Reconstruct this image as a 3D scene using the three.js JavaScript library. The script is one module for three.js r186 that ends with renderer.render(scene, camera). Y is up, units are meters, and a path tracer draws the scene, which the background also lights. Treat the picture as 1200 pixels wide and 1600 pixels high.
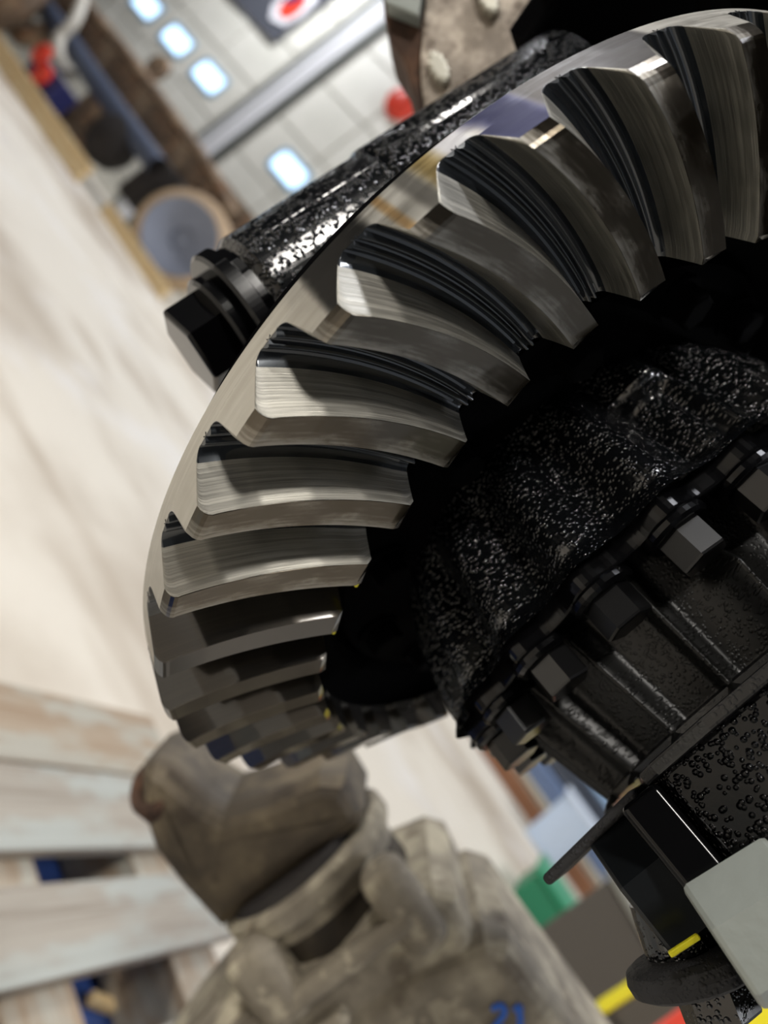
import * as THREE from 'three';
import { RoundedBoxGeometry } from 'three/addons/geometries/RoundedBoxGeometry.js';
import { mergeGeometries, toCreasedNormals } from 'three/addons/utils/BufferGeometryUtils.js';
import { RectAreaLightUniformsLib } from 'three/addons/lights/RectAreaLightUniformsLib.js';

// ---------------------------------------------------------------- camera, lights, exposure
const EYE = 0.6, FOCAL = 1189;                       // eye height in metres, focal length in pixels of the 1200 x 1600 frame
const scene = new THREE.Scene();
scene.background = new THREE.Color(0x0a0b0c);
const renderer = new THREE.WebGLRenderer({ antialias: true });
renderer.toneMapping = THREE.LinearToneMapping;
renderer.toneMappingExposure = 1.25;
renderer.shadowMap.enabled = true;
const camera = new THREE.PerspectiveCamera(2 * Math.atan(800 / FOCAL) * 180 / Math.PI, 0.75, 0.02, 60);
const upC = new THREE.Vector3(0.8, -0.6, -0.0256).normalize();             // world up in camera axes (x right, y down, z forward)
const fwC = new THREE.Vector3(0, 0, 1).addScaledVector(upC, -upC.z).normalize();
const rtC = new THREE.Vector3().crossVectors(fwC, upC);
const toWorldDir = (x, y, z) => { const c = new THREE.Vector3(x, y, z); return new THREE.Vector3(c.dot(rtC), c.dot(upC), -c.dot(fwC)); };
const eye = new THREE.Vector3(0, EYE, 0);
const toWorld = (x, y, z) => toWorldDir(x, y, z).add(eye);
camera.position.copy(eye);
camera.quaternion.setFromRotationMatrix(new THREE.Matrix4().makeBasis(toWorldDir(1, 0, 0), toWorldDir(0, -1, 0), toWorldDir(0, 0, -1)));
camera.focus = 0.168;
camera.userData.fStop = camera.getFocalLength() / 3.0;                      // a 3 mm wide aperture
RectAreaLightUniformsLib.init();
const at = (px, py, z) => toWorld((px - 600) / FOCAL * z, (py - 800) / FOCAL * z, z);   // a point z metres in front of the camera
// room axes: e runs along the garage-door wall, m away from the camera towards it
const E = [0.928, -0.3726];
const rm = (e, y, m) => new THREE.Vector3(E[0] * e - E[1] * m, y, -(E[1] * e + E[0] * m));
const roomTurn = Math.atan2(0.3726, 0.928) * -1;     // rotation.y that lays local x along e
const DOORM = 6.45;
const CEIL = 4.4;
// ceiling lamps: [e, m, along e, along m, intensity]
const LAMPS = [[-8.2, 5.1, 1.4, 0.35, 60], [-3.2, 5.1, 1.4, 0.35, 60], [1.6, 4.8, 1.4, 0.35, 40], [-5.5, 0.4, 1.4, 0.3, 46], [-1.6, -1.2, 1.4, 0.3, 40], [2.2, 0.4, 1.4, 0.3, 46]];

const WORK = 105;                                                 // the work lamp behind the camera

// ---------------------------------------------------------------- helpers
let seed = 7;
const rnd = () => { seed = (seed * 1664525 + 1013904223) >>> 0; return seed / 4294967296; };
const lerp = (a, b, t) => a + (b - a) * t, clamp = (x, a = 0, b = 1) => Math.min(b, Math.max(a, x));
const smooth = (a, b, x) => { const t = clamp((x - a) / (b - a)); return t * t * (3 - 2 * t); };
const D = Math.PI / 180;
const V = (x, y, z) => new THREE.Vector3(x, y, z);
const used = {};
function numbered(n) { const k = used[n] = (used[n] ?? -1) + 1; return k ? `${n}_${String(k).padStart(3, '0')}` : n; }
function tag(o, label, category, group) { o.userData.label = label; o.userData.category = category; if (group) o.userData.group = group; return o; }
function thing(name, label, category, pos, group) {
  const g = new THREE.Group(); g.name = numbered(name); if (pos) g.position.copy(pos); scene.add(g);
  return tag(g, label, category, group);
}
function part(name, geo, mat, parent, label) {
  const m = new THREE.Mesh(geo, mat); m.name = name; m.castShadow = m.receiveShadow = true; parent.add(m); if (label) m.userData.label = label; return m;
}
function struct(name, geo, mat, parent) {
  const m = new THREE.Mesh(geo, mat); m.name = name; m.receiveShadow = m.castShadow = true; m.userData.kind = 'structure'; (parent || scene).add(m); return m;
}
// orient an object so that its local z runs along dz and its local y as near dy as can be
function orient(o, dz, dy) {
  const z = dz.clone().normalize(), x = new THREE.Vector3().crossVectors(dy, z).normalize(), y = new THREE.Vector3().crossVectors(z, x);
  o.quaternion.setFromRotationMatrix(new THREE.Matrix4().makeBasis(x, y, z)); return o;
}
// grid surface
function grid(nu, nv, f, uvf, flip) {
  const p = [], uv = [], idx = [];
  for (let j = 0; j <= nv; j++) for (let i = 0; i <= nu; i++) { const u = i / nu, v = j / nv; p.push(...f(u, v)); uv.push(...(uvf ? uvf(u, v) : [u, v])); }
  for (let j = 0; j < nv; j++) for (let i = 0; i < nu; i++) {
    const a = j * (nu + 1) + i, b = a + 1, c = a + nu + 1, d = c + 1;
    flip ? idx.push(a, c, b, b, c, d) : idx.push(a, b, c, b, d, c);
  }
  const g = new THREE.BufferGeometry();
  g.setAttribute('position', new THREE.Float32BufferAttribute(p, 3)); g.setAttribute('uv', new THREE.Float32BufferAttribute(uv, 2)); g.setIndex(idx); g.computeVertexNormals();
  return g;
}
// uv in metres from the faces' own directions
function metric(geo, s = 1) {
  const g = geo.index ? geo.toNonIndexed() : geo; const p = g.attributes.position, n = g.attributes.normal, uv = new Float32Array(p.count * 2);
  for (let i = 0; i < p.count; i += 3) {
    let nx = 0, ny = 0, nz = 0; for (let k = 0; k < 3; k++) { nx += Math.abs(n.getX(i + k)); ny += Math.abs(n.getY(i + k)); nz += Math.abs(n.getZ(i + k)); }
    for (let k = 0; k < 3; k++) {
      const x = p.getX(i + k), y = p.getY(i + k), z = p.getZ(i + k);
      const [a, b] = nx >= ny && nx >= nz ? [z, y] : ny >= nz ? [x, z] : [x, y];
      uv[2 * (i + k)] = a * s; uv[2 * (i + k) + 1] = b * s;
    }
  }
  g.setAttribute('uv', new THREE.BufferAttribute(uv, 2)); return g;
}
const rbox = (x, y, z, r = 0.004, s = 2) => metric(new RoundedBoxGeometry(x, y, z, s, Math.min(r, x / 2.01, y / 2.01, z / 2.01)));
// lathe about local z; profile [[r, z], ...]; uv in metres
function lathe(pro, seg = 64, a0 = 0, a1 = Math.PI * 2, crease = 0.5) {
  let L = 0; const len = pro.map((p, i) => (L += i ? Math.hypot(p[0] - pro[i - 1][0], p[1] - pro[i - 1][1]) : 0));
  const R = Math.max(...pro.map(p => p[0])), n = pro.length - 1;
  const g = grid(seg, n, (u, v) => { const i = Math.round(v * n), a = a0 + (a1 - a0) * u; return [pro[i][0] * Math.cos(a), pro[i][0] * Math.sin(a), pro[i][1]]; },
    (u, v) => [u * (a1 - a0) * R, len[Math.round(v * n)]]);
  return crease ? toCreasedNormals(g, crease) : g;
}
function hexHead(r, h, bev = 0.1, sides = 6) {                  // prism along +z with bevelled ends
  const s = new THREE.Shape(); for (let i = 0; i < sides; i++) { const a = i * 2 * Math.PI / sides; i ? s.lineTo(r * Math.cos(a), r * Math.sin(a)) : s.moveTo(r, 0); }
  const b = r * bev; const g = new THREE.ExtrudeGeometry(s, { depth: h - 2 * b, bevelEnabled: true, bevelSize: b, bevelThickness: b, bevelOffset: -b, bevelSegments: 2 });
  g.translate(0, 0, b); return metric(g);
}
function extrude(pts, depth, bevel = 0, seg = 2) {
  const s = new THREE.Shape(pts.map(p => new THREE.Vector2(p[0], p[1])));
  const g = new THREE.ExtrudeGeometry(s, { depth: depth - 2 * bevel, bevelEnabled: bevel > 0, bevelSize: bevel, bevelThickness: bevel, bevelOffset: -bevel, bevelSegments: seg, curveSegments: 16 });
  g.translate(0, 0, bevel); return metric(g);
}
function tube(pts, r, seg = 32, rad = 12, closed = false) { return metric(new THREE.TubeGeometry(new THREE.CatmullRomCurve3(pts, closed), seg, r, rad, closed)); }
function bar(a, b, w, h, r = 0.004, up = V(0, 1, 0)) {           // a rounded box from a to b, in the space of a and b
  const g = rbox(a.distanceTo(b), h, w, r); g.rotateY(Math.PI / 2); const m = new THREE.Object3D(); orient(m, b.clone().sub(a), up); m.position.copy(a).add(b).multiplyScalar(0.5); m.updateMatrix(); g.applyMatrix4(m.matrix); return g;
}
function moved(g, pos, dz, dy) { const o = new THREE.Object3D(); if (dz) orient(o, dz, dy || V(0.13, 0.99, 0.05)); o.position.copy(pos); o.updateMatrix(); g.applyMatrix4(o.matrix); return g; }
const merge = list => mergeGeometries(list.map(g => { const h = g.index ? g.toNonIndexed() : g; for (const k of Object.keys(h.attributes)) if (!['position', 'normal', 'uv'].includes(k)) h.deleteAttribute(k); return h; }));

// ---------------------------------------------------------------- procedural textures
function lattice(n, s) { let q = s * 7919 + 13; const a = new Float32Array(n * n); for (let i = 0; i < a.length; i++) { q = (q * 1664525 + 1013904223) >>> 0; a[i] = q / 4294967296; } return a; }
function noise(nx, ny, s) {                                       // tiling value noise on [0,1)^2
  const n = Math.max(nx, ny), a = lattice(n, s);
  return (u, v) => { const x = u * nx, y = v * ny, x0 = Math.floor(x), y0 = Math.floor(y), fx = x - x0, fy = y - y0, sx = fx * fx * (3 - 2 * fx), sy = fy * fy * (3 - 2 * fy);
    const g = (i, j) => a[((j % ny) + ny) % ny * n + ((i % nx) + nx) % nx]; return lerp(lerp(g(x0, y0), g(x0 + 1, y0), sx), lerp(g(x0, y0 + 1), g(x0 + 1, y0 + 1), sx), sy); };
}
function fbm(nx, ny, oct, s) { const f = []; for (let i = 0; i < oct; i++) f.push(noise(nx << i, ny << i, s + i * 31)); return (u, v) => { let t = 0, a = 0.5, w = 0; for (const n of f) { t += a * n(u, v); w += a; a *= 0.55; } return t / w; }; }
function texture(w, h, fn, srgb, size = [1, 1]) {                 // fn(u, v) -> [r, g, b] or a number, 0..1; size = metres that one tile covers
  const d = new Uint8Array(w * h * 4);
  for (let j = 0; j < h; j++) for (let i = 0; i < w; i++) { const c = fn(i / w, j / h), o = (j * w + i) * 4, a = Array.isArray(c) ? c : [c, c, c]; for (let k = 0; k < 3; k++) d[o + k] = clamp(a[k]) * 255; d[o + 3] = 255; }
  const t = new THREE.DataTexture(d, w, h); t.wrapS = t.wrapT = THREE.RepeatWrapping; t.magFilter = THREE.LinearFilter; t.minFilter = THREE.LinearMipmapLinearFilter; t.generateMipmaps = true;
  if (srgb) t.colorSpace = THREE.SRGBColorSpace; t.repeat.set(1 / size[0], 1 / size[1]); t.needsUpdate = true; return t;
}
const mix3 = (a, b, t) => a.map((x, i) => lerp(x, b[i], t));
const hex = h => [(h >> 16 & 255) / 255, (h >> 8 & 255) / 255, (h & 255) / 255];
function droplets(n, s, rmin, rmax) {                             // round beads scattered on a tile, as a height
  const W = 512, a = new Float32Array(W * W); let q = s; const r_ = () => { q = (q * 1664525 + 1013904223) >>> 0; return q / 4294967296; };
  for (let k = 0; k < n; k++) { const cx = r_() * W, cy = r_() * W, r = lerp(rmin, rmax, r_() ** 2), R = Math.ceil(r);
    for (let y = -R; y <= R; y++) for (let x = -R; x <= R; x++) { const dd = (x * x + y * y) / (r * r); if (dd >= 1) continue; const i = ((Math.round(cy) + y + W) % W) * W + (Math.round(cx) + x + W) % W; a[i] = Math.max(a[i], Math.sqrt(1 - dd) * r / rmax); } }
  return (u, v) => a[Math.floor(v * W) % W * W + Math.floor(u * W) % W];
}
const T = {};
{ const f = fbm(5, 5, 5, 3), d = droplets(600, 91, 6, 12), f2 = fbm(24, 24, 3, 9);
  T.beads = texture(512, 512, (u, v) => 0.96 * d(u, v) + 0.03 * f(u, v) + 0.01 * f2(u, v), false, [0.034, 0.034]);
  const d2 = droplets(900, 17, 4, 9);
  T.grit = texture(512, 512, (u, v) => 0.9 * d2(u, v) + 0.1 * f(u, v), false, [0.034, 0.034]); }
{ const a = fbm(2, 90, 3, 5), b = fbm(3, 260, 2, 77), c = fbm(4, 6, 3, 12);
  T.brush = texture(512, 1024, (u, v) => { const k = 0.50 + 0.16 * a(u, v) + 0.14 * b(u, v) + 0.14 * (c(u, v) - 0.5); return [k * 1.0, k * 0.985, k * 0.95]; }, true, [0.04, 0.04]);
  T.brushB = texture(512, 1024, (u, v) => 0.6 * a(u, v) + 0.4 * b(u, v), false, [0.04, 0.04]);
  T.brushR = texture(512, 512, (u, v) => { const k = 0.33 + 0.3 * a(u, v) + 0.12 * (c(u, v) - 0.5); return [k, k, k]; }, false, [0.04, 0.04]); }
{ const f = fbm(3, 3, 6, 21), g = fbm(8, 8, 4, 29), s = fbm(3, 14, 4, 44);
  T.concrete = texture(1024, 1024, (u, v) => { let c = mix3(hex(0xb0a391), hex(0xd9d1c2), smooth(0.3, 0.68, f(u, v))); c = mix3(c, hex(0xa3937f), 0.5 * smooth(0.58, 0.8, s(u, v))); c = mix3(c, hex(0xe2dfdc), 0.5 * smooth(0.55, 0.75, g(u, v))); return c; }, true, [2.6, 2.6]);
  T.concreteB = texture(512, 512, (u, v) => f(u, v) * 0.6 + g(u, v) * 0.4, false, [1.3, 1.3]); }
{ const a = fbm(2, 40, 4, 61), b = fbm(3, 4, 5, 67), c = fbm(4, 120, 2, 71);
  const wood = (base, dark, blue) => texture(1024, 512, (u, v) => { let k = mix3(hex(base), hex(dark), smooth(0.45, 0.85, a(u, v)) * 0.6 + 0.15 * c(u, v)); k = mix3(k, hex(blue), 0.75 * smooth(0.45, 0.65, b(u, v))); return k; }, true, [0.5, 0.25]);
  T.slat = wood(0xb9b5ae, 0x8a8178, 0xbfcacc); T.slatBrown = wood(0xb5aa9c, 0x8d735a, 0xbcc4c4); T.plank = wood(0xd9bc8b, 0xb08f60, 0xe3d0a8);
  T.woodB = texture(512, 512, (u, v) => a(u, v) * 0.7 + c(u, v) * 0.3, false, [0.5, 0.25]); }
{ const f = fbm(4, 4, 6, 101), g = fbm(20, 20, 4, 111), h = fbm(7, 7, 4, 131);
  T.alu = texture(1024, 1024, (u, v) => { let c = mix3(hex(0x6f675a), hex(0xb9b09a), smooth(0.28, 0.7, f(u, v))); c = mix3(c, hex(0x54493b), 0.7 * smooth(0.6, 0.75, h(u, v))); c = mix3(c, hex(0xcfc6ac), 0.4 * smooth(0.55, 0.7, g(u, v))); return c; }, true, [0.18, 0.18]);
  T.aluB = texture(512, 512, (u, v) => 0.55 * f(u, v) + 0.45 * g(u, v), false, [0.06, 0.06]);
  T.rust = texture(512, 512, (u, v) => { let c = mix3(hex(0x6b5a4a), hex(0xb59d80), smooth(0.3, 0.7, f(u, v))); c = mix3(c, hex(0x94603c), 0.5 * smooth(0.52, 0.72, h(u, v))); return mix3(c, hex(0x3b3532), 0.5 * smooth(0.6, 0.72, g(u, v))); }, true, [0.9, 0.9]);
  T.cast = texture(512, 512, (u, v) => { let c = mix3(hex(0x857b70), hex(0xc4b9ab), smooth(0.3, 0.68, f(u, v))); c = mix3(c, hex(0x54483e), 0.55 * smooth(0.56, 0.72, h(u, v))); return mix3(c, hex(0xc2b8aa), 0.35 * smooth(0.55, 0.75, g(u, v))); }, true, [0.05, 0.05]); }
{ // steel rim: once round the ring in u; heat tint, gold and dark bands where the photograph has them (tooth angle 0 = u 0.5)
  const a = fbm(60, 12, 3, 151), b = fbm(8, 4, 4, 161), c = fbm(320, 6, 2, 163);
  const band = (x, x0, x1, s) => smooth(x0 - s, x0 + s, x) * (1 - smooth(x1 - s, x1 + s, x));
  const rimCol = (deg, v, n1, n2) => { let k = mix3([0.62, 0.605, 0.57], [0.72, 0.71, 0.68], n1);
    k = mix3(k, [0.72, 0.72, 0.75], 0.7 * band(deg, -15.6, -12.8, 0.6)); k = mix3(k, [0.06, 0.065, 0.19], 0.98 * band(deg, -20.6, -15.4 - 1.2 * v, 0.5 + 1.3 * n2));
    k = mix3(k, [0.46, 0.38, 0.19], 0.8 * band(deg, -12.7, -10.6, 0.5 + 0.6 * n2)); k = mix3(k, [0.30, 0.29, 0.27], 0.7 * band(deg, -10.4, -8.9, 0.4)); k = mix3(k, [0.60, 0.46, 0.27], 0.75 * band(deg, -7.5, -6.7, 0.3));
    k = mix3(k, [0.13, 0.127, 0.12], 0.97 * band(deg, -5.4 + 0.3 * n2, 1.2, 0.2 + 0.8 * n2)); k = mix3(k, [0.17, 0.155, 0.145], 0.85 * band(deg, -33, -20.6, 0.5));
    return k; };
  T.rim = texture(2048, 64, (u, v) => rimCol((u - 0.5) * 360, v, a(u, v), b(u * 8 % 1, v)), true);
  T.rimR = texture(2048, 64, (u, v) => 0.34 + 0.16 * a(u, v) + 0.1 * (c(u, v) - 0.5), false);
  T.rimB = texture(1024, 64, (u, v) => c(u, v), false); }
{ const f = fbm(3, 5, 5, 301), g = fbm(2, 30, 3, 311); T.smear = texture(512, 512, (u, v) => { const k = 0.18 + 0.5 * smooth(0.35, 0.75, f(u, v)) + 0.12 * g(u, v); return [k, k, k]; }, false, [0.03, 0.03]); T.smearC = texture(512, 512, (u, v) => mix3([0.34, 0.31, 0.27], [0.62, 0.61, 0.59], smooth(0.35, 0.7, f(u, v) * 0.7 + g(u, v) * 0.3)), true, [0.03, 0.03]); }
{ const f = fbm(4, 4, 4, 201); T.door = texture(256, 256, (u, v) => mix3(hex(0xd2d1c6), hex(0xe6e4da), f(u, v)), true, [1.5, 1.5]); }

const M = {};
const std = (o) => new THREE.MeshPhysicalMaterial(o);
M.flank = std({ color: 0xdcdcd8, map: T.brush, metalness: 0.9, roughnessMap: T.brushR, roughness: 1.0, bumpMap: T.brushB, bumpScale: 0.00006 });
M.land = std({ color: 0xd8d6d0, map: T.smearC, metalness: 0.92, roughness: 0.7, roughnessMap: T.smear, clearcoat: 0.6, clearcoatRoughness: 0.08 });
M.flankDark = std({ color: 0x3d3933, map: T.brush, metalness: 0.8, roughness: 0.34, clearcoat: 0.8, clearcoatRoughness: 0.1 });  // darker, glossier flank and land for the lower teeth
M.landDark = std({ color: 0x312d28, metalness: 0.8, roughness: 0.25, clearcoat: 0.8, clearcoatRoughness: 0.08 });
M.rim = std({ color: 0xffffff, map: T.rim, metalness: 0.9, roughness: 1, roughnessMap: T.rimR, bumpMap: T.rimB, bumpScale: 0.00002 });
M.heel = std({ color: 0xb2aea4, metalness: 0.9, roughness: 0.38, bumpMap: T.brushB, bumpScale: 0.00003 });
M.heelBlue = std({ color: 0x6d6f94, metalness: 0.9, roughness: 0.36 });
M.heelGold = std({ color: 0xa7966c, metalness: 0.9, roughness: 0.4 });
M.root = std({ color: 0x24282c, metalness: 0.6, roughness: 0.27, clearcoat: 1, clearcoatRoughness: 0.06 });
M.oil = std({ color: 0x07080a, metalness: 0.0, roughness: 0.12, bumpMap: T.beads, bumpScale: 0.0008, ior: 1.5, specularIntensity: 0.8 });
M.oilFine = std({ color: 0x08090b, metalness: 0.0, roughness: 0.16, bumpMap: T.grit, bumpScale: 0.00035, ior: 1.7 });
M.shadeBlack = std({ color: 0x030304, roughness: 1, specularIntensity: 0.08 });  // dead black: the deep shade inside ring and housing is put into the colour
M.oilCap = std({ color: 0x040405, roughness: 0.12, bumpMap: T.beads, bumpScale: 0.0011, specularIntensity: 0.55 });
M.cover = std({ color: 0x0a0a09, specularIntensity: 0.65, roughness: 0.36, bumpMap: T.grit, bumpScale: 0.00016 });
M.black = std({ color: 0x08090b, metalness: 0.0, roughness: 0.3, bumpMap: T.grit, bumpScale: 0.00006 });
M.blackGloss = std({ color: 0x050506, roughness: 0.16, specularIntensity: 0.5 });
M.boltBlack = std({ color: 0x0b0b0c, metalness: 0.0, roughness: 0.28 });
M.rubber = std({ color: 0x1b1b1d, roughness: 0.75, bumpMap: T.grit, bumpScale: 0.0003 });
M.nut = std({ color: 0x1c1f22, roughness: 0.28, metalness: 0.5 });
M.zinc = std({ color: 0x858a85, metalness: 0.25, roughness: 0.5, bumpMap: T.aluB, bumpScale: 0.0003 });
M.stud = std({ color: 0xb5b2a6, metalness: 0.7, roughness: 0.4 });
M.cast = std({ color: 0xffffff, map: T.cast, metalness: 0.15, roughness: 0.8, bumpMap: T.aluB, bumpScale: 0.0006 });
M.rustSide = std({ color: 0x6f5341, map: T.cast, metalness: 0.1, roughness: 0.8 });
M.alu = std({ color: 0xffffff, map: T.alu, metalness: 0.1, roughness: 0.72, bumpMap: T.aluB, bumpScale: 0.0007 });
M.aluDark = std({ color: 0x5c554a, map: T.alu, metalness: 0.1, roughness: 0.7 });
M.yoke = std({ color: 0x9a9083, map: T.alu, metalness: 0.1, roughness: 0.6 });
M.bluePaint = std({ color: 0x1f63c8, roughness: 0.6 });
M.yellowMark = std({ color: 0xd9d018, roughness: 0.5 });
M.concrete = std({ color: 0xffffff, map: T.concrete, roughness: 0.62, bumpMap: T.concreteB, bumpScale: 0.004 });
M.slat = std({ color: 0xe2ded6, map: T.slat, roughness: 0.8, bumpMap: T.woodB, bumpScale: 0.0008 });
M.slatBrown = std({ color: 0xe6ded2, map: T.slatBrown, roughness: 0.8, bumpMap: T.woodB, bumpScale: 0.0008 });
M.plank = std({ color: 0xffffff, map: T.plank, roughness: 0.75 });
M.blueSheet = std({ color: 0x3d5796, roughness: 0.35 });
M.door = std({ color: 0xffffff, map: T.door, roughness: 0.5 });
M.seam = std({ color: 0xb9b8b0, roughness: 0.6 });
M.post = std({ color: 0xb9bbb8, metalness: 0.3, roughness: 0.4 });
M.postDark = std({ color: 0x6f7672, metalness: 0.3, roughness: 0.5 });
M.wall = std({ color: 0xd6d3ca, roughness: 0.8 });
M.wallRight = std({ color: 0xd5dde6, roughness: 0.7 });
M.wallDark = std({ color: 0x37383a, roughness: 0.8 });
M.ceiling = std({ color: 0x77787a, roughness: 0.85 });
M.glow = new THREE.MeshStandardMaterial({ color: 0xbcd8f0, emissive: 0xbfe0ff, emissiveIntensity: 1.6 });
M.gasket = std({ color: 0x86a9c0, roughness: 0.5 });
M.lampFace = new THREE.MeshStandardMaterial({ color: 0xffffff, emissive: 0xf8faff, emissiveIntensity: 3 });
M.rust = std({ color: 0xffffff, map: T.rust, roughness: 0.85 });
M.darkIron = std({ color: 0x2a2624, roughness: 0.7, metalness: 0.2 });
M.blueIron = std({ color: 0x4d5567, roughness: 0.5, metalness: 0.2 });
M.red = std({ color: 0xd8402c, roughness: 0.4 });
M.navy = std({ color: 0x23265a, roughness: 0.5 });
M.banner = std({ color: 0x474a52, roughness: 0.9 });
M.white = std({ color: 0xe6e6ea, roughness: 0.5 });
const flat = (c, r = 0.5, m = 0) => std({ color: c, roughness: r, metalness: m });

// ---------------------------------------------------------------- the room
{
  const cX = -4, cM = 1.7, w = 20, dp = 9.7;                    // along e from -14 to 6, along m from -3.15 to 6.55
  const place = (m, e, y, mm) => { m.position.copy(rm(e, y, mm)); m.rotation.y = roomTurn; return m; };
  place(struct('floor', metric(new THREE.BoxGeometry(w, 0.2, dp)), M.concrete), cX, -0.1, cM);
  place(struct('ceiling', metric(new THREE.BoxGeometry(w, 0.2, dp)), M.ceiling), cX, CEIL + 0.1, cM);
  place(struct('wall_front', metric(new THREE.BoxGeometry(w, CEIL, 0.2)), M.wall), cX, CEIL / 2, DOORM + 0.25);
  place(struct('wall_back', metric(new THREE.BoxGeometry(w, CEIL, 0.2)), M.wallDark), cX, CEIL / 2, -3.1);
  place(struct('wall_left', metric(new THREE.BoxGeometry(0.2, CEIL, dp)), M.wallDark), -14.0, CEIL / 2, cM);
  place(struct('wall_right', metric(new THREE.BoxGeometry(0.2, CEIL, dp)), M.wallRight), 6.0, CEIL / 2, cM);
  // two sectional garage doors either side of a centre post
  const rows = [[0, 0.25], [0.25, 0.87], [0.87, 1.49], [1.49, 2.11], [2.11, 2.73], [2.73, 3.35], [3.35, 3.95]];
  const doors = [[-12.97, -7.75, 6, [-10.93, -10.06, -9.2, -8.35], 'door_1'], [-7.2, -1.98, 6, [-6.46, -5.59, -4.72, -3.85], 'door_2']];
  for (const [e0, e1, n, wins, nm] of doors) {
    const d = new THREE.Group(); d.name = nm; d.userData.kind = 'structure'; d.position.copy(rm(e0, 0, DOORM)); d.rotation.y = roomTurn; scene.add(d);
    part('door_leaf', metric(new THREE.BoxGeometry(e1 - e0, 3.95, 0.03).translate((e1 - e0) / 2, 1.975, -0.0)), M.seam, d);
    const pitch = (e1 - e0) / n;
    rows.forEach(([y0, y1], r) => { for (let i = 0; i < n; i++) part('door_panel', rbox(pitch - 0.035, y1 - y0 - 0.022, 0.03, 0.012).translate((i + 0.5) * pitch, (y0 + y1) / 2, 0.025), M.door, d); });
    for (const we of wins) {
      const s = new THREE.Shape(); const rr = (w2, h2, q) => { const t = new THREE.Shape(); t.moveTo(-w2 + q, -h2); t.lineTo(w2 - q, -h2); t.absarc(w2 - q, -h2 + q, q, -Math.PI / 2, 0); t.lineTo(w2, h2 - q); t.absarc(w2 - q, h2 - q, q, 0, Math.PI / 2); t.lineTo(-w2 + q, h2); t.absarc(-w2 + q, h2 - q, q, Math.PI / 2, Math.PI); t.lineTo(-w2, -h2 + q); t.absarc(-w2 + q, -h2 + q, q, Math.PI, 1.5 * Math.PI); return t; };
      const fr = rr(0.3, 0.165, 0.09); fr.holes.push(rr(0.255, 0.12, 0.07));
      const f = part('window_frame', metric(new THREE.ExtrudeGeometry(fr, { depth: 0.02, bevelEnabled: false, curveSegments: 8 })), M.gasket, d); f.position.set(we - e0, 1.8, 0.038);
      const g = part('window_pane', new THREE.ExtrudeGeometry(rr(0.262, 0.127, 0.075), { depth: 0.008, bevelEnabled: false, curveSegments: 8 }), M.glow, d); g.position.set(we - e0, 1.8, 0.04);
      const L = new THREE.RectAreaLight(0xcfe6ff, 3, 0.5, 0.22); L.position.copy(rm(we, 1.8, DOORM - 0.07)); L.lookAt(rm(we, 1.8, DOORM - 2)); scene.add(L);
    }
  }
  const post = new THREE.Group(); post.name = 'trim_1'; post.userData.kind = 'structure'; post.position.copy(rm(-7.475, 0, DOORM)); post.rotation.y = roomTurn; scene.add(post);
  part('post', rbox(0.27, CEIL, 0.05, 0.02).translate(0, CEIL / 2, 0.06), M.white, post);
  for (const s of [-1, 1]) part('track', rbox(0.05, CEIL, 0.04, 0.01).translate(s * 0.175, CEIL / 2, 0.05), M.postDark, post);
  for (const s of [-0.06, 0.04]) part('post_rib', rbox(0.03, CEIL, 0.02, 0.006).translate(s, CEIL / 2, 0.09), M.post, post);
  // ceiling lamps
  for (const [e, m, we, wm, I] of LAMPS) {
    const t = thing('ceiling_lamp', `white rectangular ceiling lamp ${m > 3 ? 'by the garage doors' : 'in the row behind the camera'}, ${e < -4 ? 'leftmost' : e > 0 ? 'rightmost' : 'middle one'} of three`, 'lamp', rm(e, CEIL - 0.09, m), 'ceiling lamps'); t.rotation.y = roomTurn;
    part('lamp_housing', rbox(we + 0.06, 0.06, wm + 0.06, 0.01).translate(0, 0.06, 0), M.white, t);
    part('lamp_face', metric(new THREE.BoxGeometry(we, 0.02, wm).translate(0, 0.02, 0)), M.lampFace, t);
    const L = new THREE.RectAreaLight(0xf6f8ff, I, we, wm); L.position.copy(rm(e, CEIL - 0.1, m)); L.up.set(Math.cos(roomTurn + Math.PI / 2), 0, -Math.sin(roomTurn + Math.PI / 2)); L.lookAt(rm(e, 0, m)); scene.add(L);
  }
}

// two tripod work lamps behind the camera
for (const [px, py, pz, power, w] of [[-2.6, 1.9, 0.2, 80, 'left of the camera'], [-1.05, 2.25, 1.75, WORK, 'behind the camera']]) {
  const p = V(px, py, pz), t = thing('work_lamp', `tripod work lamp with a square white face, standing ${w}`, 'lamp', V(p.x, 0, p.z)); const aim = V(0.05, 0.6, -0.25).sub(p);
  const head = new THREE.Group(); head.name = 'lamp_head'; t.add(head); head.position.set(0, p.y, 0); orient(head, aim, V(0, 1, 0));
  part('lamp_shell', rbox(0.46, 0.36, 0.08, 0.02).translate(0, 0, -0.06), M.darkIron, head); part('lamp_face', metric(new THREE.BoxGeometry(0.4, 0.3, 0.02)), M.lampFace, head);
  part('pole', metric(new THREE.CylinderGeometry(0.015, 0.015, p.y - 0.2, 16).translate(0, (p.y - 0.2) / 2 + 0.1, -0.0)), M.darkIron, t);
  for (const a of [0, 120, 240]) part('leg', tube([V(0, 0.6, 0), V(0.45 * Math.cos(a * D), 0.012, 0.45 * Math.sin(a * D))], 0.012, 4, 8), M.darkIron, t);
  const L = new THREE.RectAreaLight(0xfffaf2, power, 0.4, 0.3); L.position.copy(p).addScaledVector(aim.clone().normalize(), 0.03); L.lookAt(L.position.clone().add(aim)); scene.add(L);
}

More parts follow.
